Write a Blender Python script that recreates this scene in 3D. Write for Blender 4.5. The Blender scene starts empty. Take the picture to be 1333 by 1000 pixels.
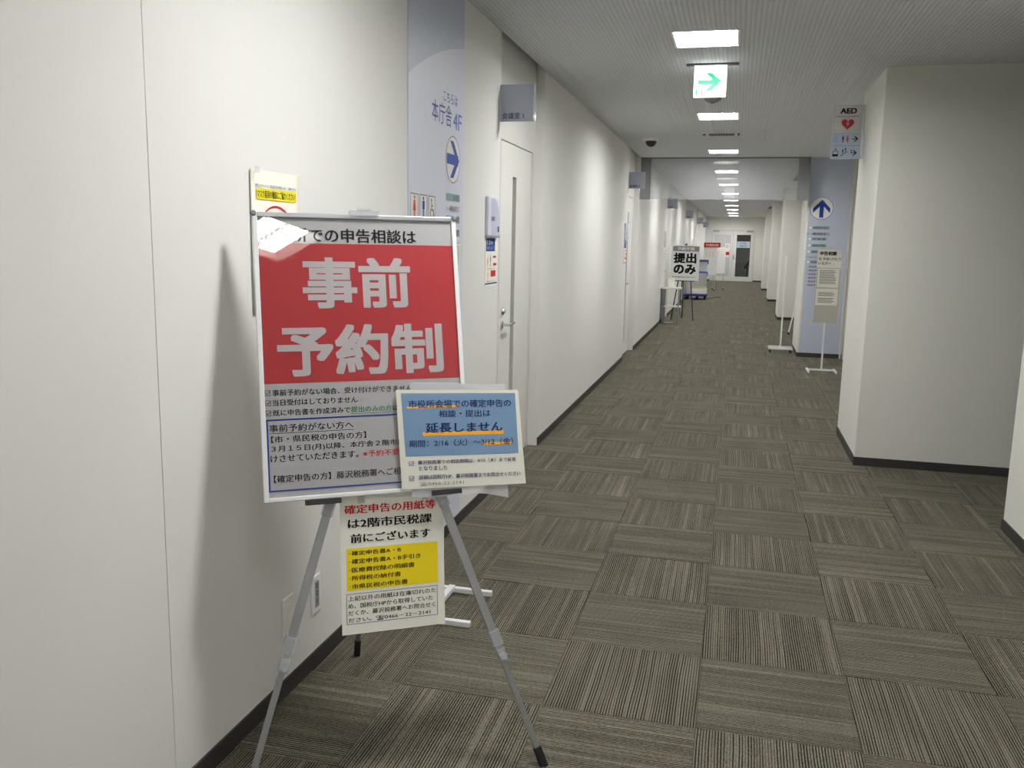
import bpy, math, random
from mathutils import Vector, Matrix
random.seed(7)
S = bpy.context.scene
COL = S.collection

# ------------------------------------------------------------------ camera, world, exposure
def make_camera():
    yaw, pitch, roll = 0.24581, 0.16162, 0.020024
    f = Vector((-math.sin(yaw)*math.cos(pitch), math.cos(yaw)*math.cos(pitch), -math.sin(pitch)))
    r0 = Vector((math.cos(yaw), math.sin(yaw), 0)); u0 = r0.cross(f)
    r = r0*math.cos(roll)+u0*math.sin(roll); u = u0*math.cos(roll)-r0*math.sin(roll)
    cd = bpy.data.cameras.new('camera'); cam = bpy.data.objects.new('camera', cd); COL.objects.link(cam)
    m = Matrix(((r.x, u.x, -f.x, 0), (r.y, u.y, -f.y, 0), (r.z, u.z, -f.z, 1.5165), (0, 0, 0, 1)))
    cam.matrix_world = m
    cd.sensor_width = 36; cd.sensor_fit = 'HORIZONTAL'; cd.lens = 1142.55*36/1333
    cd.clip_start = 0.05; cd.clip_end = 200
    S.camera = cam
make_camera()
W = bpy.data.worlds.new('world'); S.world = W; W.use_nodes = True
W.node_tree.nodes['Background'].inputs[0].default_value = (0.75, 0.8, 0.85, 1)
W.node_tree.nodes['Background'].inputs[1].default_value = 0.02
S.view_settings.view_transform = 'Standard'; S.view_settings.look = 'None'
S.view_settings.gamma = 1; S.view_settings.use_curve_mapping = False
S.view_settings.exposure = 0.0
LAMP = 125.0          # emission of every lamp tube

# ------------------------------------------------------------------ materials
def srgb(r, g, b):
    def c(x):
        x /= 255
        return x/12.92 if x <= .04045 else ((x+.055)/1.055)**2.4
    return (c(r), c(g), c(b), 1)
MATS = {}
def mat(name, col, rough=.6, metal=0, bump=0, bscale=200, spec=.5, var=0, trans=0, alpha=1, emit=0, ecol=None):
    if name in MATS: return MATS[name]
    m = bpy.data.materials.new(name); m.use_nodes = True; nt = m.node_tree
    b = nt.nodes['Principled BSDF']
    b.inputs['Base Color'].default_value = col
    b.inputs['Roughness'].default_value = rough
    b.inputs['Metallic'].default_value = metal
    b.inputs['Specular IOR Level'].default_value = spec
    if trans: b.inputs['Transmission Weight'].default_value = trans
    if alpha < 1: b.inputs['Alpha'].default_value = alpha
    if emit:
        b.inputs['Emission Color'].default_value = ecol or col
        b.inputs['Emission Strength'].default_value = emit
    tc = nt.nodes.new('ShaderNodeTexCoord'); nz = nt.nodes.new('ShaderNodeTexNoise')
    nz.inputs['Scale'].default_value = bscale; nz.inputs['Detail'].default_value = 3
    nt.links.new(tc.outputs['Object'], nz.inputs['Vector'])
    if bump:
        bp = nt.nodes.new('ShaderNodeBump'); bp.inputs['Strength'].default_value = bump; bp.inputs['Distance'].default_value = .002
        nt.links.new(nz.outputs['Fac'], bp.inputs['Height']); nt.links.new(bp.outputs[0], b.inputs['Normal'])
    v = var or .03
    mx = nt.nodes.new('ShaderNodeMix'); mx.data_type = 'RGBA'
    mx.inputs[6].default_value = tuple(min(1, c*(1-v)) for c in col[:3])+(1,)
    mx.inputs[7].default_value = tuple(min(1, c*(1+v)) for c in col[:3])+(1,)
    nt.links.new(nz.outputs['Fac'], mx.inputs[0]); nt.links.new(mx.outputs[2], b.inputs['Base Color'])
    MATS[name] = m
    return m
def M(n): return MATS[n]
mat('wall_cloth', srgb(230, 229, 226), .75, bump=.25, bscale=350, spec=.25)
mat('wall_cloth_right', srgb(230, 229, 222), .75, bump=.35, bscale=260, spec=.25)
mat('gap_dark', srgb(60, 60, 58), .9)
mat('baseboard', srgb(54, 52, 50), .6)
mat('door_paint', srgb(226, 225, 220), .5, spec=.35)
mat('frame_paint', srgb(216, 213, 208), .5, spec=.35)
mat('housing_white', srgb(240, 240, 236), .5)
mat('metal', (.62, .62, .62, 1), .32, 1)
mat('alu', srgb(176, 178, 182), .38, .85)
mat('alu_white', srgb(236, 237, 238), .35, .1)
mat('chrome', (.7, .68, .65, 1), .2, 1)
mat('black_metal', srgb(30, 30, 32), .45)
mat('dark_plastic', srgb(46, 46, 48), .5)
mat('grey_plastic', srgb(120, 121, 124), .5)
mat('screen_frame', srgb(138, 139, 141), .5)
mat('white_plastic', srgb(236, 235, 231), .4)
mat('paper', srgb(244, 242, 232), .7, spec=.3)
mat('paper_notice', srgb(228, 225, 213), .7, spec=.3)
mat('board_white', srgb(246, 246, 246), .6, spec=.3)
mat('paper_cream', srgb(220, 219, 208), .7, spec=.3)
mat('paper_grey', srgb(196, 194, 184), .7, spec=.3)
mat('poster_white', srgb(176, 176, 178), .6, spec=.3)
mat('red_ink', srgb(172, 49, 55), .6, spec=.3)
mat('white_ink', srgb(184, 178, 180), .6, spec=.3)
mat('black_ink', srgb(22, 22, 24), .7, spec=.2)
mat('grey_ink', srgb(112, 112, 112), .7, spec=.2)
mat('blue_ink', srgb(22, 66, 150), .6, spec=.2)
mat('navy_ink', srgb(28, 38, 92), .6, spec=.2)
mat('green_ink', srgb(36, 128, 72), .6, spec=.2)
mat('text_red', srgb(205, 40, 36), .6, spec=.2)
mat('yellow_ink', srgb(248, 222, 32), .6, spec=.3)
mat('yellow_bright', srgb(240, 226, 40), .6, spec=.3)
mat('orange_ink', srgb(246, 172, 44), .6, spec=.3)
mat('sky_ink', srgb(116, 146, 178), .6, spec=.3)
mat('film_blue', srgb(194, 201, 217), .45, spec=.4)
mat('film_light', srgb(222, 224, 238), .45, spec=.4)
mat('film_low', srgb(196, 201, 218), .45, spec=.4)
mat('chip_green', srgb(140, 172, 170), .5)
mat('arrow_blue', srgb(22, 62, 160), .5)
mat('light_blue_ink', srgb(96, 128, 214), .5)
mat('pict_red', srgb(226, 84, 62), .5)
mat('pict_blue', srgb(40, 60, 156), .5)
mat('pict_cyan', srgb(120, 170, 214), .5)
mat('heart_red', srgb(176, 28, 46), .5)
mat('aed_white', srgb(226, 222, 224), .5)
mat('aed_blue', srgb(186, 200, 216), .5)
mat('dolly_blue', srgb(38, 44, 140), .45)
mat('lid_navy', srgb(32, 44, 110), .4)
mat('lid_blue', srgb(40, 104, 186), .4)
mat('rubber', srgb(28, 28, 28), .8)
mat('wood_dark', srgb(80, 70, 62), .6)
mat('slit_glass', srgb(58, 66, 66), .7, spec=.08)
mat('cable', srgb(50, 48, 46), .6)
mat('beyond_wall', srgb(150, 150, 146), .8)
mat('beyond_floor', srgb(150, 142, 130), .7)
mat('mesh_grey', srgb(150, 150, 150), .6)
mat('lamp_tube', (1, .985, .95, 1), .5, emit=LAMP, ecol=(1, .995, .98, 1))
mat('lamp_dim', (1, .985, .95, 1), .5, emit=LAMP*.25, ecol=(1, .995, .98, 1))
mat('exit_white', (1, 1, 1, 1), .4, emit=3.2, ecol=(.96, 1, .97, 1))
mat('exit_green', srgb(0, 190, 130), .4, emit=.55, ecol=srgb(0, 235, 165))

def glassy(name, tint, rough=.05, ior=1.45, gloss=1.0, haze=0):
    m = bpy.data.materials.new(name); m.use_nodes = True; nt = m.node_tree; nt.nodes.clear()
    o = nt.nodes.new('ShaderNodeOutputMaterial'); mx = nt.nodes.new('ShaderNodeMixShader')
    t = nt.nodes.new('ShaderNodeBsdfTransparent'); g = nt.nodes.new('ShaderNodeBsdfGlossy'); f = nt.nodes.new('ShaderNodeFresnel')
    t.inputs[0].default_value = tint; g.inputs['Roughness'].default_value = rough
    g.inputs['Color'].default_value = (gloss, gloss, gloss, 1); f.inputs[0].default_value = ior
    ge = nt.nodes.new('ShaderNodeNewGeometry'); ri = nt.nodes.new('ShaderNodeMapRange')    # same reflectance from either side
    ri.inputs[3].default_value = ior; ri.inputs[4].default_value = 1/ior
    nt.links.new(ge.outputs['Backfacing'], ri.inputs[0]); nt.links.new(ri.outputs[0], f.inputs[0])
    nt.links.new(f.outputs[0], mx.inputs[0]); nt.links.new(t.outputs[0], mx.inputs[1]); nt.links.new(g.outputs[0], mx.inputs[2])
    if haze:
        d = nt.nodes.new('ShaderNodeBsdfDiffuse'); d.inputs[0].default_value = (.75, .76, .78, 1)
        m2 = nt.nodes.new('ShaderNodeMixShader'); m2.inputs[0].default_value = haze
        nt.links.new(mx.outputs[0], m2.inputs[1]); nt.links.new(d.outputs[0], m2.inputs[2]); nt.links.new(m2.outputs[0], o.inputs[0])
    else: nt.links.new(mx.outputs[0], o.inputs[0])
    MATS[name] = m; return m
glassy('clear_film', (1, 1, 1, 1), .012, 1.5, 1)
glassy('clear_plastic', (.93, .94, .95, 1), .12, 1.5, 1, .28)
glassy('sleeve', (.96, .96, .96, 1), .15, 1.45, 1, .45)
glassy('screen_glass', (.93, .94, .95, 1), .02, 1.5, 1, .12)
glassy('pane_glass', (.8, .83, .83, 1), .02, 1.5, 1)
glassy('pane_milky', (.8, .82, .82, 1), .2, 1.45, 1, .75)
glassy('bin_plastic', (.9, .9, .9, 1), .15, 1.45, 1, .45)

def carpet_mat(name, rot):
    m = bpy.data.materials.new(name); m.use_nodes = True; nt = m.node_tree; N = nt.nodes.new; L = nt.links.new
    b = nt.nodes['Principled BSDF']; b.inputs['Roughness'].default_value = .95; b.inputs['Specular IOR Level'].default_value = .1
    tc = N('ShaderNodeTexCoord'); oi = N('ShaderNodeObjectInfo'); sep = N('ShaderNodeSeparateXYZ'); L(tc.outputs['Object'], sep.inputs[0])
    a, c = ('X', 'Y') if not rot else ('Y', 'X')
    def noise(sx, sy, scale_off, detail=1.0):
        mx = N('ShaderNodeMath'); mx.operation = 'MULTIPLY'; mx.inputs[1].default_value = sx; L(sep.outputs[a], mx.inputs[0])
        my = N('ShaderNodeMath'); my.operation = 'MULTIPLY'; my.inputs[1].default_value = sy; L(sep.outputs[c], my.inputs[0])
        mz = N('ShaderNodeMath'); mz.operation = 'MULTIPLY_ADD'; mz.inputs[1].default_value = 37.; mz.inputs[2].default_value = scale_off; L(oi.outputs['Random'], mz.inputs[0])
        cb = N('ShaderNodeCombineXYZ'); L(mx.outputs[0], cb.inputs[0]); L(my.outputs[0], cb.inputs[1]); L(mz.outputs[0], cb.inputs[2])
        n = N('ShaderNodeTexNoise'); n.inputs['Scale'].default_value = 1; n.inputs['Detail'].default_value = detail
        L(cb.outputs[0], n.inputs['Vector']); return n.outputs['Fac']
    depth = noise(70, .5, 0, 1)        # how dark each groove is
    broad = noise(22, 1.2, 5, 2)       # wider lighter and darker bands
    yarn = noise(420, 150, 9, 1)       # loops
    patch = noise(4, 4, 14, 1)
    wob = noise(9, 3, 21, 0)
    def mul(x, k, add):
        q = N('ShaderNodeMath'); q.operation = 'MULTIPLY_ADD'; L(x, q.inputs[0]); q.inputs[1].default_value = k; q.inputs[2].default_value = add; return q.outputs[0]
    def addm(x, y):
        q = N('ShaderNodeMath'); q.operation = 'ADD'; L(x, q.inputs[0]); L(y, q.inputs[1]); return q.outputs[0]
    def prod(x, y):
        q = N('ShaderNodeMath'); q.operation = 'MULTIPLY'; L(x, q.inputs[0]); L(y, q.inputs[1]); return q.outputs[0]
    ph = addm(mul(sep.outputs[a], 2*math.pi/.0088, 0), mul(wob, 7, 0))
    sn = N('ShaderNodeMath'); sn.operation = 'SINE'; L(ph, sn.inputs[0])
    r1 = N('ShaderNodeMapRange'); r1.inputs[1].default_value = -.1; r1.inputs[2].default_value = .8; L(sn.outputs[0], r1.inputs[0])   # groove mask
    r2 = N('ShaderNodeMapRange'); r2.inputs[1].default_value = .32; r2.inputs[2].default_value = .56; L(depth, r2.inputs[0])
    groove = prod(r1.outputs[0], mul(r2.outputs[0], .85, .15))
    v = addm(addm(mul(groove, -.86, .76), mul(broad, .42, -.21)), addm(mul(yarn, .9, -.45), mul(patch, .16, -.08)))
    cr = N('ShaderNodeValToRGB'); e = cr.color_ramp.elements
    e[0].position = .0; e[0].color = srgb(27, 26, 20); e[1].position = 1.0; e[1].color = srgb(146, 140, 126)
    k = e.new(.5); k.color = srgb(88, 84, 73)
    L(v, cr.inputs[0]); L(cr.outputs[0], b.inputs['Base Color'])
    bp = N('ShaderNodeBump'); bp.inputs['Strength'].default_value = .8; bp.inputs['Distance'].default_value = .0025
    L(v, bp.inputs['Height']); L(bp.outputs[0], b.inputs['Normal'])
    MATS[name] = m
carpet_mat('carpet', False); carpet_mat('carpet_cross', True)

def ceiling_mat():
    m = bpy.data.materials.new('ceiling_board'); m.use_nodes = True; nt = m.node_tree; N = nt.nodes.new; L = nt.links.new
    b = nt.nodes['Principled BSDF']; b.inputs['Roughness'].default_value = .9; b.inputs['Specular IOR Level'].default_value = .1
    tc = N('ShaderNodeTexCoord'); w = N('ShaderNodeTexWave'); w.wave_type = 'BANDS'; w.bands_direction = 'X'; w.inputs['Scale'].default_value = 2*math.pi/.026/20
    w.inputs['Distortion'].default_value = 0; L(tc.outputs['Object'], w.inputs['Vector'])
    mp = N('ShaderNodeMapping'); mp.inputs['Scale'].default_value = (160, 30, 1); n = N('ShaderNodeTexNoise'); n.inputs['Scale'].default_value = 1
    L(tc.outputs['Object'], mp.inputs[0]); L(mp.outputs[0], n.inputs['Vector'])
    a = N('ShaderNodeMath'); a.operation = 'MULTIPLY_ADD'; a.inputs[1].default_value = .35; L(n.outputs['Fac'], a.inputs[0]); L(w.outputs['Fac'], a.inputs[2])
    bp = N('ShaderNodeBump'); bp.inputs['Strength'].default_value = 1; bp.inputs['Distance'].default_value = .0016; L(a.outputs[0], bp.inputs['Height']); L(bp.outputs[0], b.inputs['Normal'])
    cr = N('ShaderNodeMix'); cr.data_type = 'RGBA'; cr.inputs[6].default_value = srgb(206, 208, 210); cr.inputs[7].default_value = srgb(220, 222, 225)
    L(a.outputs[0], cr.inputs[0]); L(cr.outputs[2], b.inputs['Base Color']); MATS['ceiling_board'] = m
ceiling_mat()

# ------------------------------------------------------------------ geometry helpers
class MB:
    def __init__(s): s.v = []; s.f = []; s.sm = []
    def add(s, V, F, smooth=False):
        o = len(s.v); s.v += [tuple(x) for x in V]; s.f += [tuple(o+i for i in f) for f in F]; s.sm += [smooth]*len(F); return s
    def box(s, x0, x1, y0, y1, z0, z1):
        return s.add([(x0,y0,z0),(x1,y0,z0),(x1,y1,z0),(x0,y1,z0),(x0,y0,z1),(x1,y0,z1),(x1,y1,z1),(x0,y1,z1)],
                     [(0,3,2,1),(4,5,6,7),(0,1,5,4),(1,2,6,5),(2,3,7,6),(3,0,4,7)])
    def prism(s, pts, z0, z1):
        n = len(pts); V = [(x, y, z0) for x, y in pts]+[(x, y, z1) for x, y in pts]
        F = [tuple(range(n-1, -1, -1)), tuple(range(n, 2*n))]+[(i, (i+1) % n, n+(i+1) % n, n+i) for i in range(n)]
        return s.add(V, F)
    def face(s, pts, z):
        return s.add([(x, y, z) for x, y in pts], [tuple(range(len(pts)))])
    def rect(s, x0, x1, y0, y1, z): return s.face([(x0, y0), (x1, y0), (x1, y1), (x0, y1)], z)
    def border(s, x0, x1, y0, y1, t, z):
        s.rect(x0, x1, y0, y0+t, z); s.rect(x0, x1, y1-t, y1, z); s.rect(x0, x0+t, y0+t, y1-t, z); return s.rect(x1-t, x1, y0+t, y1-t, z)
    def disc(s, cx, cy, rx, z, ry=None, n=28):
        ry = ry or rx
        return s.face([(cx+rx*math.cos(2*math.pi*i/n), cy+ry*math.sin(2*math.pi*i/n)) for i in range(n)], z)
    def ring(s, cx, cy, r0, r1, z, a0=0, a1=360, n=32):
        V = []
        for i in range(n+1):
            a = math.radians(a0+(a1-a0)*i/n); V += [(cx+r0*math.cos(a), cy+r0*math.sin(a), z), (cx+r1*math.cos(a), cy+r1*math.sin(a), z)]
        return s.add(V, [(2*i, 2*i+1, 2*i+3, 2*i+2) for i in range(n)])
    def line(s, x0, y0, x1, y1, w, z):
        d = Vector((x1-x0, y1-y0)); d.normalize(); p = Vector((-d.y, d.x))*w/2
        return s.face([(x0-p.x, y0-p.y), (x1-p.x, y1-p.y), (x1+p.x, y1+p.y), (x0+p.x, y0+p.y)], z)
    def tube(s, p0, p1, r, r1=None, n=12, cap=True):
        p0, p1 = Vector(p0), Vector(p1); r1 = r if r1 is None else r1; d = (p1-p0).normalized()
        a = d.orthogonal().normalized(); b = d.cross(a); V = []
        for p, q in ((p0, r), (p1, r1)):
            for i in range(n):
                t = 2*math.pi*i/n; V.append(p+a*q*math.cos(t)+b*q*math.sin(t))
        s.add(V, [(i, (i+1) % n, n+(i+1) % n, n+i) for i in range(n)], True)
        if cap: s.add(V, [tuple(range(n-1, -1, -1)), tuple(range(n, 2*n))])
        return s
    def path(s, pts, r, n=8):
        for a, b in zip(pts, pts[1:]): s.tube(a, b, r, n=n)
        return s
    def bar(s, p0, p1, side, prof):
        """extrude the 2-D profile (along side, across) from p0 to p1"""
        p0, p1, side = Vector(p0), Vector(p1), Vector(side); d = (p1-p0).normalized()
        a = (side-d*side.dot(d)).normalized(); b = d.cross(a); n = len(prof)
        V = [p+a*x+b*y for p in (p0, p1) for x, y in prof]
        return s.add(V, [(i, (i+1) % n, n+(i+1) % n, n+i) for i in range(n)]+[tuple(range(n-1, -1, -1)), tuple(range(n, 2*n))])
    def lathe(s, c, prof, n=24, axis='Z'):
        V = []
        for r, h in prof:
            for i in range(n):
                t = 2*math.pi*i/n; V.append((c[0]+r*math.cos(t), c[1]+r*math.sin(t), c[2]+h))
        F = [(j*n+i, j*n+(i+1) % n, (j+1)*n+(i+1) % n, (j+1)*n+i) for j in range(len(prof)-1) for i in range(n)]
        s.add(V, F, True); m = len(prof)-1
        return s.add(V, [tuple(range(n-1, -1, -1)), tuple(range(m*n, m*n+n))])
    def build(s, name, material, parent=None, bevel=0, label=None):
        me = bpy.data.meshes.new(name); me.from_pydata(s.v, [], s.f); me.polygons.foreach_set('use_smooth', s.sm)
        me.materials.append(M(material) if isinstance(material, str) else material); me.update()
        o = bpy.data.objects.new(name, me); COL.objects.link(o)
        if parent: o.parent = parent
        if bevel:
            b = o.modifiers.new('bevel', 'BEVEL'); b.width = bevel; b.segments = 2; b.limit_method = 'ANGLE'
        if label: o['label'] = label
        return o

def tag(o, label=None, cat=None, group=None, kind=None):
    if label: o['label'] = label
    if cat: o['category'] = cat
    if group: o['group'] = group
    if kind: o['kind'] = kind
    return o
def empty(name, loc=(0, 0, 0), rot=0):
    o = bpy.data.objects.new(name, None); o.empty_display_size = .1; COL.objects.link(o)
    o.location = loc; o.rotation_euler = (0, 0, rot); return o
def frame(name, O, u, v):
    """Empty whose local x, y, z are u, v, u x v"""
    u, v = Vector(u).normalized(), Vector(v).normalized(); n = u.cross(v)
    o = bpy.data.objects.new(name, None); o.empty_display_size = .1; COL.objects.link(o)
    o.matrix_world = Matrix(((u.x, v.x, n.x, O[0]), (u.y, v.y, n.y, O[1]), (u.z, v.z, n.z, O[2]), (0, 0, 0, 1)))
    return o
def copy_tree(o, parent=None):
    c = o.copy(); COL.objects.link(c); c.parent = parent
    if parent: c.matrix_parent_inverse = o.matrix_parent_inverse
    for ch in [x for x in TREE.get(o.name, [])]: copy_tree(ch, c)
    return c
TREE = {}
def index_tree(root):
    for o in [x for x in bpy.data.objects if x.parent == root]:
        TREE.setdefault(root.name, []).append(o); index_tree(o)

# text: built once per string from Blender's own font, then scaled into its box
GLY = {}
def glyphs(t):
    if t in GLY: return GLY[t]
    cu = bpy.data.curves.new('t', 'FONT'); cu.body = t; cu.size = 1; cu.resolution_u = 3
    o = bpy.data.objects.new('t', cu); COL.objects.link(o); bpy.context.view_layer.update()
    me = bpy.data.meshes.new_from_object(o.evaluated_get(bpy.context.evaluated_depsgraph_get()))
    V = [(v.co.x, v.co.y) for v in me.vertices]; F = [tuple(p.vertices) for p in me.polygons]
    bpy.data.objects.remove(o); bpy.data.curves.remove(cu); bpy.data.meshes.remove(me)
    x0 = min(v[0] for v in V); x1 = max(v[0] for v in V); y0 = min(v[1] for v in V); y1 = max(v[1] for v in V)
    GLY[t] = ([((x-x0)/(x1-x0), (y-y0)/(y1-y0)) for x, y in V], F); return GLY[t]
def text(mb, t, u0, u1, v0, v1, z, bold=0):
    V, F = glyphs(t); b = bold
    U0, U1, V0, V1 = u0+b, u1-b, v0+b, v1-b
    if not b: offs = [(0, 0)]
    elif b < .0012: offs = [(-b, 0), (b, 0), (0, b*.6)]
    else: offs = [(-b, -b*.8), (b, -b*.8), (-b, b*.8), (b, b*.8), (0, 0), (b, 0), (-b, 0), (0, b*.8), (0, -b*.8)]
    for i, (dx, dy) in enumerate(offs):
        mb.add([(U0+x*(U1-U0)+dx, V0+y*(V1-V0)+dy, z+i*.00001) for x, y in V], F)
    return mb

# pictograms
def p_man(mb, cx, y0, h, z, female=False):
    mb.disc(cx, y0+h*.91, h*.085, z, n=12)
    if female: mb.face([(cx-.1*h, y0+.8*h), (cx+.1*h, y0+.8*h), (cx+.2*h, y0+.32*h), (cx-.2*h, y0+.32*h)], z)
    else: mb.rect(cx-.15*h, cx+.15*h, y0+.42*h, y0+.8*h, z)
    mb.rect(cx-.09*h, cx-.01*h, y0, y0+.42*h, z); mb.rect(cx+.01*h, cx+.09*h, y0, y0+.42*h, z)
def p_chair(mb, cx, y0, h, z):
    mb.disc(cx-.08*h, y0+.92*h, h*.07, z, n=12); mb.line(cx-.08*h, y0+.84*h, cx-.03*h, y0+.42*h, .07*h, z)
    mb.line(cx-.03*h, y0+.45*h, cx+.22*h, y0+.43*h, .07*h, z); mb.line(cx+.2*h, y0+.45*h, cx+.3*h, y0+.1*h, .07*h, z)
    mb.line(cx-.07*h, y0+.66*h, cx+.14*h, y0+.64*h, .06*h, z); mb.ring(cx-.02*h, y0+.27*h, .2*h, .27*h, z, 110, 380, 20)
def p_arrow(mb, cx, cy, s, z, ang=0, th=.2):
    """arrow with swept head, pointing +x before turning by ang degrees"""
    c, n = math.cos(math.radians(ang)), math.sin(math.radians(ang))
    def T(P): return [(cx+s*(x*c-y*n), cy+s*(x*n+y*c)) for x, y in P]
    mb.face(T([(-.5, -th/2), (.42, -th/2), (.42, th/2), (-.5, th/2)]), z)
    mb.face(T([(.5, 0), (.02, .46), (-.24, .46), (.24, 0)]), z+.00002); mb.face(T([(.5, 0), (.24, 0), (-.24, -.46), (.02, -.46)]), z+.00002)

# ------------------------------------------------------------------ structure
XL, XD, XR, CZ = -1.38, -1.45, .885, 2.70
MOD = 6.28
REC = [(5.095+MOD*k, 6.30+MOD*k) for k in range(5)]
PIERS = [6.455+6.32*k for k in range(5)]
PD = 1.1
YB, YE = -5.0, 38.9
EYE = Vector((0, 0, 1.5165))

# floor
fl = MB().box(-1.62, 6.4, YB-.1, 44, -.12, -.008).build('floor', 'gap_dark'); tag(fl, kind='structure')
def tile_mesh():
    a, c, h = .2492, .2475, -.006
    V = [(-a,-a,-.008),(a,-a,-.008),(a,a,-.008),(-a,a,-.008),(-a,-a,-.0015),(a,-a,-.0015),(a,a,-.0015),(-a,a,-.0015),(-c,-c,0),(c,-c,0),(c,c,0),(-c,c,0)]
    F = [(0,1,5,4),(1,2,6,5),(2,3,7,6),(3,0,4,7),(4,5,9,8),(5,6,10,9),(6,7,11,10),(7,4,8,11),(8,9,10,11)]
    return V, F
TV, TF = tile_mesh()
tm = bpy.data.meshes.new('carpet_tile'); tm.from_pydata(TV, [], TF); tm.materials.append(M('carpet'))
far = {0: MB(), 1: MB()}; cnt = 0
cells = []
for i in range(-4, 13):
    for j in range(-16, 83):
        x, y = -.0405+.5*(i+.5), 2.651+.5*(j+.5)
        if x > 2.0 and not (4.4 < y < 7.2): continue
        if x < -1.7: continue
        if y > YE+.3: continue
        cells.append((x, y, (i+j) % 2))
near = [c for c in cells if 1.2 < c[1] and -.35*c[1]-1.2 < c[0] < .36*c[1]+.3+.0]
near.sort(key=lambda c: c[0]**2+c[1]**2); near = near[:292]; ns = set(near)
for x, y, k in cells:
    if (x, y, k) in ns:
        o = bpy.data.objects.new('carpet_tile', tm); COL.objects.link(o); o.parent = fl
        o.location = (x, y, random.uniform(-.0006, .0003)); o.rotation_euler = (0, 0, 0 if k else math.pi/2)
    else: far[k].add([(a+x, b+y, c) for a, b, c in TV], TF)
tag(far[1].build('carpet_tile_field', 'carpet', fl), 'distant carpet tiles with stripes along the corridor', kind='stuff')
tag(far[0].build('carpet_tile_field', 'carpet_cross', fl), 'distant carpet tiles with stripes across the corridor', kind='stuff')

# ceiling with openings for the recessed lights
FX0, FX1 = -.43, -.065
LY = [5.47+3.2*k for k in range(11)]+[2.42, -2.6]
LS = .2
LX = {y: 0 for y in LY}
holes = sorted([(y-LS, y+LS) for y in LY])
mb = MB(); mb.box(XL, FX0, YB, YE, CZ, CZ+.2); mb.box(-1.66, XL, YB, YE, CZ+.19, CZ+.3)
ENT = (.0, .40, .25, .65)                               # light over the entrance, right of the row
mb.box(FX1, ENT[0], YB, YE, CZ, CZ+.2)
mb.box(ENT[0], ENT[1], YB, ENT[2], CZ, CZ+.2); mb.box(ENT[0], ENT[1], ENT[3], YE, CZ, CZ+.2)
mb.box(ENT[1], 6.4, YB, YE, CZ, CZ+.2)
y = YB
for a, b in holes: mb.box(FX0, FX1, y, a, CZ, CZ+.2); y = b
mb.box(FX0, FX1, y, YE, CZ, CZ+.2)
tag(mb.build('ceiling', 'ceiling_board'), kind='structure')
cb = MB(); cb.box(-2.1, -.2, YE, 44, CZ, CZ+.2); cb.box(.17, 3.5, YE, 44, CZ, CZ+.2); cb.box(-.2, .17, YE, 40.2, CZ, CZ+.2); cb.box(-.2, .17, 40.6, 44, CZ, CZ+.2)
tag(cb.build('ceiling_beyond', 'beyond_wall'), kind='structure')

# left wall: panels with joints, door recesses
wl = empty('wall_left'); tag(wl, kind='structure')
MB().box(-1.66, -1.56, YB, YE, 0, CZ+.19).build('backing', 'gap_dark', wl)
segs = [(YB, -2.2), (-2.197, 1.8765), (1.8795, 3.5935), (3.5965, 5.095)]
for k in range(5):
    a = REC[k][1]; b = REC[k+1][0] if k < 4 else YE
    segs += [(a, b)]
for a, b in segs: MB().box(-1.56, XL, a, b, 0, CZ+.19).build('wall_panel', 'wall_cloth', wl)
for a, b in REC: MB().box(-1.56, XD, a+.0005, b-.0005, 2.145, CZ+.19).build('wall_panel', 'door_paint', wl, label='door-white panel above a door')
bl = MB(); BH = .06
for a, b in segs: bl.box(XL, XL+.007, a, b, 0, BH)
tag(bl.build('baseboard_left', 'baseboard'), kind='structure')

def pier(k):
    y0 = PIERS[k]; y1 = y0+PD; x1 = 6.4 if k == 0 else 1.74
    return MB().box(XR, x1, y0, y1 if k else y0+PD, 0, CZ)
wr = empty('wall_right'); tag(wr, kind='structure')
br = MB()
for k in range(5):
    pier(k).build('pier', 'wall_cloth_right', wr)
    y0 = PIERS[k]; y1 = y0+PD; x1 = 6.4 if k == 0 else 1.74
    br.box(XR-.007, XR, y0, y1, 0, BH); br.box(XR-.007, x1, y0-.007, y0, 0, BH); br.box(XR, 1.7, y1, y1+.007, 0, BH)
    yn = PIERS[k+1] if k < 4 else YE
    MB().box(1.70, 1.86, y1, yn, 0, CZ).build('wall_panel', 'wall_cloth_right', wr)
    br.box(1.693, 1.70, y1+.007, yn, 0, BH)
# near right wall, the corner where the side corridor opens
MB().box(1.505, 1.75, YB, 5.18, 0, CZ).build('wall_panel', 'wall_cloth_right', wr)
MB().box(1.75, 6.4, 5.0, 5.18, 0, CZ).build('wall_panel', 'wall_cloth_right', wr)
MB().box(6.3, 6.4, 5.18, PIERS[0], 0, CZ).build('wall_panel', 'wall_cloth_right', wr)
br.box(1.498, 1.505, YB, 5.18, 0, BH); br.box(1.498, 6.3, 5.18, 5.187, 0, BH)
tag(br.build('baseboard_right', 'baseboard'), kind='structure')
# door frame pilaster beside the blue directory on the second pier
tr = MB()
for a, b, d in ((1.437, 1.462, .02), (1.475, 1.53, .035), (1.545, 1.60, .015)): tr.box(a, b, PIERS[1]-d, PIERS[1], 0, 2.35 if d < .03 else CZ)
tag(tr.build('trim_1', 'frame_paint', None, .002), kind='structure')
# wall behind the camera
tag(MB().box(-1.62, 1.75, YB-.1, YB, 0, CZ).build('wall_back', 'wall_cloth'), kind='structure')

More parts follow.
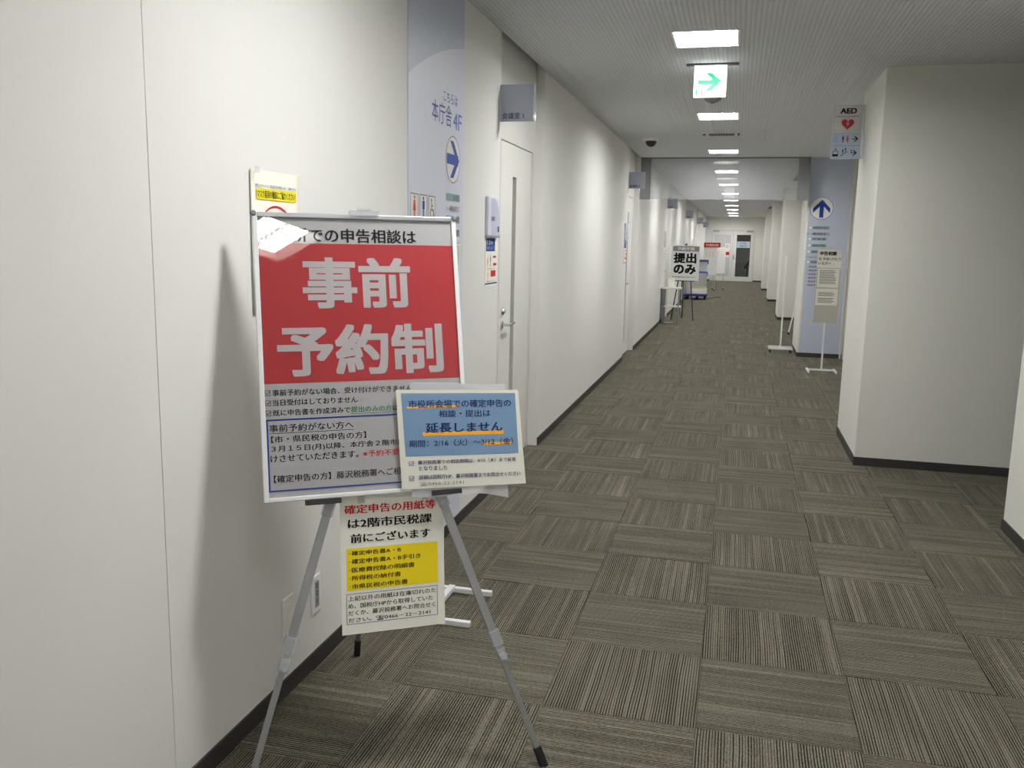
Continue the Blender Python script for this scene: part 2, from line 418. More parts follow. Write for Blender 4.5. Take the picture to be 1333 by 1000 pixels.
# end wall with the pair of glazed doors
DX0, DXM, DX1, DH = -1.07, -.215, .64, 2.12
we = MB(); we.box(-1.62, DX0-.04, YE, YE+.12, 0, CZ); we.box(DX1+.04, 1.86, YE, YE+.12, 0, CZ); we.box(DX0-.04, DX1+.04, YE, YE+.12, DH+.04, CZ)
tag(we.build('wall_end', 'wall_cloth_right'), kind='structure')
be = MB(); be.box(XL, DX0-.04, YE-.008, YE, 0, BH); be.box(DX1+.04, 1.7, YE-.008, YE, 0, BH)
tag(be.build('baseboard_end', 'baseboard'), kind='structure')
wb = MB(); wb.box(-3, 6, 43.5, 43.6, 0, CZ); wb.box(-2.1, -2.0, YE+.12, 43.5, 0, CZ); wb.box(3.4, 3.5, YE+.12, 43.5, 0, CZ)
tag(wb.build('wall_beyond', 'beyond_wall'), kind='structure')
tag(MB().box(-2, 3.4, YE+.2, 43.5, -.008, 0).build('floor_beyond', 'beyond_floor'), kind='structure')
de = empty('door_6', (0, YE, 0)); tag(de, kind='structure')
fr = MB(); fr.box(DX0-.04, DX0, -.02, .10, 0, DH+.04); fr.box(DX1, DX1+.04, -.02, .10, 0, DH+.04); fr.box(DX0, DX1, -.02, .10, DH, DH+.04)
fr.build('door_frame', 'frame_paint', de, .003)
for a, b, gx0, gx1, mt in ((DX0+.004, DXM-.003, DX0+.09, -.31, 'pane_milky'), (DXM+.003, DX1-.004, -.06, .51, 'pane_glass')):
    L = MB(); L.box(a, gx0, .0, .045, .005, DH-.004)
    L.box(gx1, b, .0, .045, .005, DH-.004); L.box(gx0, gx1, .0, .045, .005, .20); L.box(gx0, gx1, .0, .045, 1.96, DH-.004)
    lf = L.build('door_leaf', 'door_paint', de, .002)
    MB().box(gx0, gx1, .018, .026, .20, 1.96).build('glass_pane', mt, lf)
hd = MB(); hd.box(DXM+.03, DXM+.065, -.012, 0, .92, 1.12); hd.tube((DXM+.048, -.012, .98), (DXM+.048, -.05, .98), .008); hd.tube((DXM+.048, -.05, .98), (DXM+.15, -.05, .98), .008)
hd.build('door_handle', 'chrome', de)
for x in (DX0+.02, DX1-.3): MB().box(x, x+.26, -.06, -.005, DH-.05, DH+.03).build('door_closer', 'alu', de, .004)
MB().box(-.05, .49, .008, .012, 1.42, 1.68).build('glass_notice', 'aed_blue', de)
t = MB(); text(t, '立入禁止', .08, .36, 1.57, 1.64, 0, .001); text(t, '関係者専用', .08, .36, 1.46, 1.53, 0, .001)
q = t.build('lettering', 'arrow_blue', de); q.rotation_euler = (math.pi/2, 0, 0); q.location = (0, .0075, 0)

# five single doors in the recesses of the left wall
def single_door(k):
    y0, y1 = REC[k]; d = empty('door_%d' % (k+1), (XD, y0, 0)); tag(d, kind='structure')
    a, b, h = .30, 1.135, 2.13
    # jamb strip left of the leaf and frame post right of it
    MB().box(-.11, 0, .0005, a-.007, 0, 2.145).build('door_frame', 'frame_paint', d)
    MB().box(-.11, .0, b+.007, 1.2045, 0, 2.145).build('door_frame', 'frame_paint', d)
    MB().box(-.11, .0, a-.007, b+.007, h+.007, 2.145).build('door_frame', 'frame_paint', d)
    MB().box(-.11, -.06, a-.007, b+.007, 0, h+.007).build('rebate', 'gap_dark', d)
    s0, s1, z0, z1 = .60, .70, .17, 1.93
    L = MB()
    L.box(-.045, -.001, a, s0, .008, h); L.box(-.045, -.001, s1, b, .008, h); L.box(-.045, -.001, s0, s1, .008, z0); L.box(-.045, -.001, s0, s1, z1, h)
    lf = L.build('door_leaf', 'door_paint', d)
    MB().box(-.04, -.030, s0, s1, z0, z1).build('glass_pane', 'slit_glass', lf)
    H = MB(); H.lathe((0, 0, 0), [(.024, 0), (.024, .008), (.012, .012), (.012, .02)], 16); o = H.build('lock', 'chrome', d); o.rotation_euler = (0, math.pi/2, 0); o.location = (0, .385, 1.065)
    H = MB(); H.tube((-.001, .37, .98), (.008, .37, .98), .026, n=16); H.tube((.008, .37, .98), (.05, .37, .98), .009); H.tube((.05, .365, .98), (.052, .50, .985), .0095, .008)
    H.build('lever_handle', 'chrome', d)
    return d
for k in range(5): single_door(k)

# ------------------------------------------------------------------ ceiling fittings
def light(x0, x1, y0, y1, label, group='recessed lights along the corridor ceiling', lamp='lamp_tube'):
    w, d, h = x1-x0, y1-y0, .066
    t = empty('ceiling_light', ((x0+x1)/2, (y0+y1)/2, CZ)); tag(t, label, 'ceiling light', group)
    a, b = w/2, d/2; H = MB(); g = .001
    H.box(-a+g, -a+.006, -b+g, b-g, 0, h); H.box(a-.006, a-g, -b+g, b-g, 0, h); H.box(-a+.006, a-.006, -b+g, -b+.006, 0, h); H.box(-a+.006, a-.006, b-.006, b-g, 0, h)
    H.box(-a+g, a-g, -b+g, b-g, h, h+.01); H.build('housing', 'housing_white', t)
    F = MB(); r = .012
    for q in ((-a-r, a+r, -b-r, -b+.002), (-a-r, a+r, b-.002, b+r), (-a-r, -a+.002, -b, b), (a-.002, a+r, -b, b)): F.box(*q, -.004, 0)
    F.build('trim_frame', 'white_plastic', t)
    for sx in (-1, 1):
        MB().box(sx*.085-.065, sx*.085+.065, -b+.02, b-.02, h-.028, h-.022).build('lamp', lamp, t)
    return t
ORD = ['nearest light, just in front of the green arrow sign', 'second light, just beyond the green arrow sign', 'third light, between the air vent and the smoke screen',
       'fourth light, first one seen through the smoke screen glass', 'fifth light, second one seen through the smoke screen glass', 'sixth light, third one seen through the smoke screen glass',
       'seventh light from the camera, first one below the smoke screen edge', 'eighth light from the camera, small and bright', 'ninth light from the camera, small and bright',
       'tenth light from the camera, last but one of the row', 'last light of the row, nearest the far double doors']
for k, y in enumerate(LY):
    lab = ('square recessed ceiling light, '+ORD[k]) if k < 11 else ('recessed ceiling light above the white board easel' if y > 0 else 'recessed ceiling light behind the camera position')
    light(FX0, FX1, y-LS, y+LS, lab)
light(ENT[0], ENT[1], ENT[2], ENT[3], 'recessed ceiling light right of the row, over the camera', 'recessed lights along the corridor ceiling', 'lamp_dim')

t = empty('exit_sign', (-.242, 6.2, CZ)); tag(t, 'lit white exit sign with a green arrow pointing right, under the ceiling', 'exit sign')
MB().box(-.16, .18, -.02, .02, -.014, 0).build('mounting_bracket', 'grey_plastic', t, .003)
W_, H_ = .209, .2
MB().box(-W_/2, W_/2, -.012, .012, -.014-H_, -.014).build('sign_panel', 'exit_white', t)
def ex(P): 
    out = []
    for x, y in P:
        u = (x-(110-52*y/915))/845; v = (y-20)/905; out.append((-W_/2+u*W_, -.014-v*H_))
    return out
A = MB(); A.face(ex([(190, 437), (565, 435), (575, 500), (555, 558), (185, 560)]), 0)
A.face(ex([(400, 240), (545, 228), (800, 465), (640, 470), (555, 400)]), 0.0003); A.face(ex([(800, 465), (530, 750), (370, 752), (555, 560), (600, 470)]), 0.0003)
A.face(ex([(555, 400), (640, 460), (640, 480), (555, 560), (540, 500)]), .0001)
A.face(ex([(120, 695), (165, 695), (157, 870), (112, 870)]), 0); A.face(ex([(265, 695), (310, 695), (303, 870), (255, 870)]), 0)
A.face(ex([(200, 780), (240, 740), (245, 752), (212, 792)]), 0); A.face(ex([(205, 790), (225, 785), (215, 825), (200, 825)]), 0)
o = A.build('arrow', 'exit_green', t); o.rotation_euler = (math.pi/2, 0, 0); o.location = (0, -.0125, 0)

t = empty('air_vent', (-.235, 10.05, CZ)); tag(t, 'slim dark slotted air vent in the ceiling between the second and third light', 'air vent')
MB().box(-.14, .13, -.045, .045, -.01, 0).build('vent_frame', 'grey_plastic', t, .002)
for k in range(9): MB().box(-.13+.029*k, -.115+.029*k, -.04, .04, -.014, -.01).build('slat', 'dark_plastic', t)
MB().lathe((-.19, 0, -.012), [(.012, 0), (.02, .012)], 12).build('end_sensor', 'dark_plastic', t); MB().box(.165, .18, -.05, .05, -.012, 0).build('end_plate', 'dark_plastic', t)
t = empty('smoke_detector', (-.27, 7.62, CZ)); tag(t, 'round smoke detector on the ceiling just behind the green arrow sign', 'smoke detector')
MB().lathe((0, 0, 0), [(.07, 0), (.07, -.01), (.045, -.03), (.02, -.036)], 24).build('detector_body', 'mesh_grey', t); MB().lathe((0, 0, -.036), [(.018, 0), (.012, -.006)], 12).build('sensor_cap', 'grey_plastic', t)
t = empty('security_camera', (-1.03, 10.4, CZ)); tag(t, 'black dome security camera on a white base on the ceiling at left', 'security camera')
MB().lathe((0, 0, 0), [(.1, 0), (.1, -.018), (.08, -.03)], 24).build('camera_base', 'white_plastic', t)
MB().lathe((0, 0, -.03), [(.062, 0), (.06, -.02), (.045, -.045), (.02, -.06), (.004, -.064)], 24).build('dome', 'black_metal', t)
for yy, x, lab in ((16.2, .93, 'slim dark ceiling slot beside the piers, just beyond the smoke screen'), (29.0, .90, 'slim dark ceiling slot beside the far piers')):
    t = empty('ceiling_slot', (x, yy, CZ)); tag(t, lab, 'ceiling vent')
    MB().box(-.045, .045, -.8, .8, -.012, 0).build('slot_frame', 'grey_plastic', t); MB().box(-.02, .02, -.76, .76, -.016, -.012).build('slot', 'dark_plastic', t)

SY = 12.66
t = empty('smoke_screen', (0, SY, CZ)); tag(t, 'glass smoke screen hanging from the ceiling across the corridor with grey end plates', 'smoke screen')
MB().box(XL+.145, .73, -.004, .004, -.565, -.012).build('glass_pane', 'screen_glass', t)
MB().box(XL+.005, .88, -.02, .02, -.014, 0).build('top_rail', 'grey_plastic', t)
MB().box(XL+.005, XL+.145, -.02, .02, -.57, -.014).build('end_plate', 'screen_frame', t); MB().box(.73, .88, -.02, .02, -.57, -.014).build('end_plate', 'screen_frame', t)

# ------------------------------------------------------------------ left wall graphics and signs
def arc_region(mb, x0, x1, y0, cx, cy, r, z, n=24, ymax=None):
    """part of the panel inside the big circle"""
    P = [(x0, y0), (x1, y0)]
    for i in range(n+1):
        x = x1+(x0-x1)*i/n; d = r*r-(x-cx)**2; y = cy+math.sqrt(max(d, 0)); P.append((x, min(y, ymax) if ymax else y))
    return mb.face(P, z)
Y0 = 3.598
t = frame('wayfinding_panel', (XL, Y0, 0), (0, 1, 0), (0, 0, 1)); tag(t, 'tall pale blue wayfinding panel on the left wall behind the white board', 'wayfinding panel')
PW = 4.372-Y0
MB().box(0, PW, BH+.002, CZ-.001, 0, .004).build('film', 'film_blue', t)
arc_region(MB(), 0, PW, BH+.002, 4.76-Y0, -.07, 2.55, .0045).build('circle_motif', 'film_light', t, label='paler lavender circle segment')
a = MB(); text(a, 'こちらは', 4.05-Y0, 4.266-Y0, 2.160, 2.206, .006); text(a, '本庁舎', 3.89-Y0, 4.176-Y0, 2.05, 2.147, .006)
p_arrow(a, 4.204-Y0, 1.902, .19, .0065, 0, .26); a.build('lettering', 'arrow_blue', t)
a = MB(); text(a, '4F', 4.20-Y0, 4.335-Y0, 2.048, 2.128, .006, .001); a.build('lettering', 'light_blue_ink', t)
MB().disc(4.204-Y0, 1.902, .109, .0055).build('arrow_disc', 'white_plastic', t)
for q in (3.622, 3.736, 3.849): MB().rect(q-Y0, q+.093-Y0, 1.60, 1.713, .0055).build('symbol_plate', 'white_plastic', t)
pass
a = MB(); a.ring(4.204-Y0, 1.902, .108, .112, .006)
for q in (3.622, 3.736, 3.849): a.border(q-Y0, q+.093-Y0, 1.60, 1.713, .0035, .0062)
p_chair(a, 3.897-Y0, 1.607, .095, .0065); text(a, '3・4階相談窓口', 4.10-Y0, 4.31-Y0, 1.652, 1.682, .006)
for z in (1.708, 1.602, 1.536, 1.47, 1.404): text(a, '会議室', 4.21-Y0, 4.305-Y0, z, z+.026, .0065)
for k in range(5): text(a, '・窓口', 4.16-Y0, 4.30-Y0, 1.30-.05*k, 1.325-.05*k, .0065)
a.build('lettering', 'grey_ink', t)
a = MB(); p_man(a, 3.668-Y0, 1.608, .097, .0065, True); a.build('woman_symbol', 'pict_red', t)
a = MB(); p_man(a, 3.783-Y0, 1.608, .097, .0065); a.build('man_symbol', 'pict_blue', t)
for z in (1.703, 1.597, 1.531, 1.465, 1.399): MB().rect(4.10-Y0, 4.316-Y0, z, z+.036, .0056).build('floor_chip', 'chip_green', t)

# notices taped to the left wall
t = frame('wall_notice', (XL+.001, 2.328, 1.285), (0, 1, 0), (0, 0, 1)); tag(t, 'cream paper mask notice with a yellow strip taped to the wall above the white board', 'notice')
V = []; n = 10
for i in range(n+1):
    u = i/n*.297; w = .0012+.004*math.exp(-u/.008)
    V += [(u, 0, w), (u, .423, w)]
m_ = MB(); m_.add(V, [(2*i, 2*i+2, 2*i+3, 2*i+1) for i in range(n)], True)
sh = m_.build('sheet', 'paper_notice', t); sm = sh.modifiers.new('thick', 'SOLIDIFY'); sm.thickness = .0005
MB().rect(.033, .274, .338, .371, .0035).build('yellow_strip', 'yellow_bright', t)
a = MB(); text(a, '新型コロナウイルス感染症予防対策のため、ご来庁の方は', .029, .274, .373, .383, .0036); text(a, 'マスク着用の徹底にご協力ください！', .037, .270, .343, .366, .0042, .0002); a.build('lettering', 'black_ink', t)
a = MB(); a.ring(.147, .20, .118, .123, .0036, n=48); a.line(.06, .285, .234, .115, .005, .0036); a.build('red_circle', 'text_red', t)
MB().rect(.004, .03, .412, .43, .016).build('tape', 'sleeve', t)

def outlet(y0, z0, y1, z1, label, blank):
    t = frame('wall_outlet', (XL, y0, z0), (0, 1, 0), (0, 0, 1)); tag(t, label, 'outlet'); w, h = y1-y0, z1-z0
    MB().box(0, w, 0, h, 0, .008).build('cover_plate', 'white_plastic', t, .003)
    if blank: MB().lathe((w/2, h*.68, .008), [(.017, 0), (.016, .002)], 20).build('round_cap', 'white_plastic', t)
    else:
        MB().box(w*.30, w*.70, h*.16, h*.84, .008, .0095).build('socket', 'mesh_grey', t)
        for v in (.28, .48, .68):
            s_ = MB(); s_.box(w*.40, w*.60, h*v, h*(v+.02), .0095, .0102); s_.box(w*.40, w*.60, h*(v+.07), h*(v+.09), .0095, .0102); s_.build('socket_slot', 'dark_plastic', t)
outlet(2.658, .200, 2.726, .339, 'white outlet plate with sockets on the left wall, right of the easel leg', False)
outlet(2.457, .207, 2.535, .340, 'plain white blank wall plate behind the left easel leg', True)

def blade(k):
    y = REC[k][0]+.008
    names = ['nearest of the blue room signs sticking out from the left wall, above the first door', 'second blue room sign out from the left wall, beside the smoke screen',
             'third blue room sign out from the left wall, above the white table', 'fourth blue room sign out from the left wall', 'fifth blue room sign out from the left wall',
             'farthest and smallest blue room sign out from the left wall']
    t = frame('room_sign', (XL, y, 2.2), (1, 0, 0), (0, 0, 1)); tag(t, names[k], 'room sign', 'blue room signs along the left wall')
    MB().box(0, .197, 0, .205, -.006, .006).build('plate', 'film_blue', t, .001)
    MB().box(.1975, .206, 0, .205, -.006, .006).build('clear_edge', 'clear_plastic', t)
    a = MB(); P = [(.004, .002), (.192, .002)]
    for i in range(17):
        x = .192-.188*i/16; P.append((x, .02+math.sqrt(max(.134**2-(x-.06)**2, 0))))
    a = MB(); a.face(P, .0066); a.build('circle_motif', 'film_low', t)
    a = MB(); text(a, '会議室 %d' % (k+1), .010, .139, .013, .049, .0072, .0006); a.build('lettering', 'navy_ink', t)
    MB().box(-.0, .012, 0, .205, -.012, -.0062).build('bracket', 'grey_plastic', t)
RECX = REC+[(REC[4][0]+6.0, 0)]
REC_ = REC; REC = RECX
for k in range(6): blade(k)
REC = REC_

def door_plate(k):
    y = REC[k][0]-.285
    where = ['beside the first door', 'beside the second door', 'beside the third door', 'beside the fourth door'][k]
    t = frame('door_plate', (XL, y, 1.545), (0, 1, 0), (0, 0, 1)); tag(t, 'pale blue room name plate on the left wall '+where, 'name plate', 'name plates beside the left doors')
    MB().box(0, .238, 0, .215, 0, .018).build('plate', 'film_light', t, .002)
    MB().box(0, .238, -.012, .0, 0, .022).build('rail', 'alu', t)
    a = MB(); P = [(.238, .0), (.238, .12)]
    for i in range(1, 13):
        an = math.radians(90*i/12); P.append((.238-.17*math.sin(an)+.0, .12+.09*(1-math.cos(an))))
    a.face([(.06, .0), (.235, .0), (.235, .10), (.22, .15), (.18, .19), (.12, .21), (.06, .20)], .0185); a.build('circle_motif', 'film_low', t)
    a = MB(); text(a, '会議室 %d' % (k+1), .055, .150, .082, .108, .0192, .0005); a.rect(.195, .226, .02, .052, .0192); a.build('lettering', 'navy_ink', t)
    t = frame('door_poster', (XL, y+.002, 1.257), (0, 1, 0), (0, 0, 1)); tag(t, 'white poster with blue header and red box on the left wall '+where, 'poster', 'posters beside the left doors')
    MB().box(0, .255, 0, .272, 0, .003).build('sheet', 'paper', t)
    MB().rect(.012, .20, .198, .270, .0034).build('blue_header', 'blue_ink', t); MB().rect(.0, .255, .010, .018, .0034).build('blue_line', 'blue_ink', t)
    a = MB(); text(a, '1.5m', .03, .15, .235, .262, .0038, .0012); text(a, 'あけよう', .03, .19, .207, .228, .0038, .0006); a.build('lettering', 'white_ink', t)
    for q in ((.115, .22, .052, .088), (.16, .225, .160, .172), (.165, .235, .115, .13)): MB().rect(*q, .0034).build('red_box', 'text_red', t)
    a = MB(); p_man(a, .05, .11, .068, .0036, True); a.build('yellow_figure', 'orange_ink', t); a = MB(); p_man(a, .055, .035, .055, .0036); a.build('yellow_figure', 'orange_ink', t)
    a = MB(); p_man(a, .105, .11, .07, .0036); a.build('blue_figure', 'sky_ink', t)
    a = MB(); text(a, 'ご協力をお願いします', .03, .21, .094, .104, .0036); text(a, '間隔をあけてください', .03, .22, .022, .031, .0036); a.build('small_lettering', 'grey_ink', t)
for k in range(4): door_plate(k)

# blue directory on the second pier
t = frame('wayfinding_panel', (.905, PIERS[1]-.001, 0), (1, 0, 0), (0, 0, 1)); tag(t, 'tall blue directory panel with an upward arrow on the pier behind the sign stand', 'wayfinding panel')
MB().box(0, .525, BH+.002, CZ-.001, 0, .004).build('film', 'film_blue', t)
a = MB(); a.rect(0, .525, .40, 1.15, .0045); a.build('circle_motif', 'film_low', t, label='slightly paler band of the large circle')
a = MB(); a.disc(.165, 2.035, .147, .0055, n=40); a.build('white_plate', 'white_plastic', t)
a = MB(); p_arrow(a, .165, 2.03, .24, .0065, 90, .22); a.ring(.165, 2.035, .145, .150, .006, n=40); a.build('arrow', 'arrow_blue', t)
a = MB(); zz = (1.755, 1.605, 1.517, 1.432, 1.292)
for z in zz:
    MB().rect(.015, .285 if z > 1.7 else .26, z, z+.04, .0055).build('floor_chip', 'chip_green', t)
    MB().rect(.02, .06, z+.004, z+.036, .006).build('number_plate', 'white_plastic', t)
a = MB()
for z, s_ in zip(zz, ('証明発行窓口', '大 会 議', '福祉総合相談', '保険年金課', '市民税課')): text(a, s_, .08, .26 if z > 1.7 else .24, z+.005, z+.034, .0062)
text(a, '3・4階相談窓口', .0, .285, 1.672, 1.712, .0062, .001); text(a, 'その他の窓口', .02, .16, 1.365, 1.39, .0062)
for k in range(6): text(a, '・相談室', .03, .16, 1.235-.05*k, 1.262-.05*k, .0062, .0005)
a.build('lettering', 'dark_plastic', t)

# AED blade sign on the first pier
t = frame('direction_sign', (.655, 7.42, 2.195), (1, 0, 0), (0, 0, 1)); tag(t, 'white and blue AED and toilet direction sign out from the first right pier', 'sign')
MB().box(0, .215, 0, .405, -.008, .008).build('plate', 'aed_white', t, .001)
MB().box(.2155, .23, 0, .405, -.006, .006).build('bracket', 'clear_plastic', t)
MB().rect(.002, .213, .002, .2, .0086).build('blue_field', 'aed_blue', t)
a = MB(); text(a, 'AED', .050, .170, .338, .380, .009, .002); text(a, '自動体外式除細動器', .02, .19, .313, .323, .009); a.border(.008, .202, .212, .397, .0012, .0088)
p_arrow(a, .172, .150, .046, .009, 0, .12); a.line(.150, .072, .150, .045, .006, .009); p_arrow(a, .170, .045, .044, .009, 0, .14)
a.border(.014, .056, .018, .060, .004, .009); a.rect(.016, .054, .018, .036, .0091); text(a, '↕', .025, .045, .062, .082, .009, .001)
a.line(.072, .022, .088, .03, .005, .009); a.line(.088, .03, .112, .052, .005, .009); a.line(.112, .052, .124, .052, .005, .009)
p_man(a, .088, .04, .034, .0091); p_man(a, .108, .056, .030, .0091); a.rect(.002, .213, .0985, .1, .009)
a.build('lettering', 'black_ink', t)
a = MB(); pts = []
for i in range(40):
    q = 2*math.pi*i/40; pts.append((.11+.0030*16*math.sin(q)**3*.95, .262+.0030*(13*math.cos(q)-5*math.cos(2*q)-2*math.cos(3*q)-math.cos(4*q))*.95))
a.face(pts, .009); a.build('heart', 'heart_red', t)
a = MB(); a.face([(.116, .288), (.100, .262), (.110, .263), (.104, .240), (.122, .268), (.112, .268)], .0095); a.build('lightning_bolt', 'aed_white', t)
a = MB(); p_man(a, .084, .124, .052, .009); a.build('man_symbol', 'pict_blue', t)
a = MB(); p_man(a, .117, .124, .052, .009, True); a.build('woman_symbol', 'pict_red', t)
a = MB(); p_chair(a, .033, .122, .056, .009); a.build('wheelchair_symbol', 'pict_cyan', t)

# ------------------------------------------------------------------ the white board on its easel
BO = Vector((-1.186, 2.043, .809)); BU = Vector((.82904, .55919, 0)); BV = Vector((-.13528, .20056, .97030)); BN = BU.cross(BV)
def bp(u, v, w=0): return BO+BU*u+BV*v+BN*w
t = frame('sign_board', BO, BU, BV); tag(t, 'white framed sign board with a red and white appointment poster on the silver easel', 'sign board')
U0, U1, VT, FW = -.005, .574, .7955, .0135
MB().box(U0+.004, U1-.004, .004, VT-.004, -.012, -.003).build('back_panel', 'white_plastic', t)
MB().box(U0, U0+FW, 0, VT, -.014, .004).build('frame_rail', 'alu_white', t, .002); MB().box(U1-FW, U1, 0, VT, -.014, .004).build('frame_rail', 'alu_white', t, .002)
MB().box(U0+FW, U1-FW, VT-FW, VT, -.014, .004).build('frame_rail', 'alu', t, .002); MB().box(U0+FW, U1-FW, 0, .012, -.014, .004).build('frame_rail', 'alu_white', t, .002)
for x in (U0+.004, U1-.004): MB().lathe((x, VT-.004, .003), [(.008, 0), (.008, .004), (.005, .006)], 12).build('corner_cap', 'grey_plastic', t)
i0, i1 = U0+FW, U1-FW
ps = MB().rect(i0, i1, .012, VT-FW, -.002).build('poster', 'poster_white', t)
MB().rect(i0, i1, .3205, .711, -.0015).build('red_field', 'red_ink', ps)
a = MB(); text(a, '事前', .1225, .4295, .526, .6735, -.001, .0048); text(a, '予約制', .0465, .5145, .337, .4825, -.001, .0048); a.build('white_lettering', 'white_ink', ps)
a = MB(); z = -.001
text(a, '市役所での申告相談は', .0105, .453, .7135, .7555, z, .0010)
def run(mb, s_, u0, u1, v0, v1, b=0): text(mb, s_, u0, u1, v0, v1, z, b)
run(a, '事前予約がない場合、受け付けができません', .0285, .4169, .2865, .3045, .0003)
run(a, '当日受付はしておりません', .0285, .2587, .2595, .2775, .0003)
run(a, '既に申告書を作成済みで', .0285, .2375, .232, .2495, .0003)
run(a, 'は、事前予約は不要です', .358, .55, .232, .2495, .0003)
for v in (.288, .2605, .233):
    a.border(.0085, .0235, v, v+.015, .0012, z); a.line(.011, v+.008, .015, v+.004, .0016, z); a.line(.015, v+.004, .022, v+.012, .0016, z)
run(a, '事前予約がない方へ', .0165, .2442, .1885, .2095, .0003); a.rect(.0165, .2442, .1845, .1858, z)
run(a, '【市・県民税の申告の方】', .020, .2782, .1595, .1785, .0003)
run(a, '３月１５日(月)以降、本庁舎２階市民税課で受付', .019, .500, .1325, .152, .0003)
run(a, 'けさせていただきます。', .0167, .2542, .107, .1265, .0003)
run(a, '【確定申告の方】藤沢税務署へご相談ください', .023, .485, .0515, .072, .0003)
a.build('black_lettering', 'black_ink', ps)
a = MB(); run(a, '※予約不要', .2664, .3701, .1065, .125, .0003); a.build('red_lettering', 'text_red', ps)
a = MB(); run(a, '提出のみの方', .2395, .355, .2325, .2495, .0003); a.rect(.2385, .3555, .2285, .2298, z); a.build('green_lettering', 'green_ink', ps)
a = MB(); a.border(.0095, .553, .0275, .2235, .004, z); a.build('blue_border', 'blue_ink', ps)
MB().rect(i0, i1, .012, VT-FW, .0015).build('clear_cover', 'clear_film', t)
c_ = MB(); c_.box(.262, .345, VT-.006, VT+.012, .004, .010); c_.box(.262, .345, VT+.004, VT+.012, -.02, .004); c_.box(.285, .322, VT+.012, VT+.018, -.012, .008); c_.build('top_clip', 'clear_plastic', t, .002)

# easel
e = empty('easel', (BO.x+.25, BO.y+.2, 0)); tag(e, 'silver telescopic easel with clear joints holding the white board', 'easel')
EO = Vector(e.location)
def L_(p): return Vector(p)-EO
def prof(w, t_):
    g = t_*.22; P = [(-w/2, -t_/2), (w/2, -t_/2), (w/2, t_/2)]
    for k in (.30, .0, -.30): P += [(w*(k+.06), t_/2), (w*(k+.03), t_/2-g), (w*(k-.03), t_/2-g), (w*(k-.06), t_/2)]
    P += [(-w/2, t_/2)]
    return P
hub = bp(.33, .455, -.026)
def pt(u, v): return bp(u, v, -.026)
def leg_line(u0, v0, u1, v1): return lambda v: (u0+(u1-u0)*(v-v0)/(v1-v0), v)
lL = leg_line(-.0555, -.6893, .1726, -.0145); lR = leg_line(.7486, -.811, .4848, -.0067)
for ln, vj in ((lL, -.40), (lR, -.455)):
    vf = -.832; pf = pt(*ln(vf)); pj = pt(*ln(vj)); 
    sd = BU
    MB().bar(L_(pt(*ln(.44))), L_(pt(*ln(vj-.01))), sd, [(x, -y_) for x, y_ in prof(.023, .012)][::-1]).build('leg', 'alu', e, label='upper leg section')
    MB().bar(L_(pt(*ln(vj+.02))), L_(pt(*ln(vf+.055))), sd, [(x, -y_) for x, y_ in prof(.0165, .009)][::-1]).build('leg', 'alu', e, label='lower leg section')
    MB().bar(L_(pt(*ln(vf+.06))), L_(pt(*ln(vf))), sd, [(-.012, -.009), (.012, -.009), (.012, .009), (-.012, .009)]).build('rubber_foot', 'rubber', e, .003)
    j = MB().bar(L_(pt(*ln(vj+.035))), L_(pt(*ln(vj-.012))), sd, [(-.017, -.011), (.017, -.011), (.017, .013), (-.017, .013)]); j.bar(L_(pt(*ln(vj-.018))), L_(pt(*ln(vj-.055))), sd, [(-.0135, -.010), (.0135, -.010), (.0135, .014), (-.0135, .014)])
    j.build('leg_clamp', 'clear_plastic', e, .004)
    j = MB().bar(L_(pt(*ln(-.004))), L_(pt(*ln(-.05))), sd, [(-.0155, -.011), (.0155, -.011), (.0155, .013), (-.0155, .013)]); j.build('leg_clamp', 'clear_plastic', e, .004)
    d_ = (pt(*ln(vj-.03))-pt(*ln(vj))).normalized()
    c0 = pt(*ln(vj-.038)); MB().tube(L_(c0+BN*.012), L_(c0+BN*.024), .010, n=14).build('clamp_knob', 'clear_plastic', e)
rf = Vector((-1.27, 2.80, 0)); h2 = hub-BN*.03
rj = h2+(rf-h2)*.5
MB().bar(L_(h2), L_(rj), BU, prof(.022, .012)).build('leg', 'alu', e, label='rear leg, upper section'); MB().bar(L_(rj-(rf-h2)*.03), L_(rf+(h2-rf)*.04), BU, prof(.016, .009)).build('leg', 'alu', e, label='rear leg, lower section')
MB().bar(L_(rf+(h2-rf)*.06), L_(rf), BU, [(-.011, -.009), (.011, -.009), (.011, .009), (-.011, .009)]).build('rubber_foot', 'rubber', e, .003)
H = MB(); H.bar(L_(bp(.33, .50, -.03)), L_(bp(.33, .40, -.03)), BU, [(-.05, -.014), (.05, -.014), (.05, .014), (-.05, .014)]); H.build('hub', 'dark_plastic', e, .005)
MB().bar(L_(bp(.31, .48, -.03)), L_(bp(.305, .79, -.022)), BU, [(-.011, -.006), (.011, -.006), (.011, .006), (-.011, .006)]).build('mast', 'alu', e)
for u0, u1 in ((.105, .20), (.455, .545)):
    b = MB(); c = [(u0, -.013, -.03), (u1, -.013, -.03)]
    P = [L_(bp(u, v, w)) for u in (u0, u1) for v, w in ((-.015, -.03), (-.015, .008), (-.0005, .008), (-.0005, -.03))]
    b.add(P, [(0, 1, 2, 3), (7, 6, 5, 4), (0, 4, 5, 1), (1, 5, 6, 2), (2, 6, 7, 3), (3, 7, 4, 0)]); b.build('board_ledge', 'dark_plastic', e, .001)

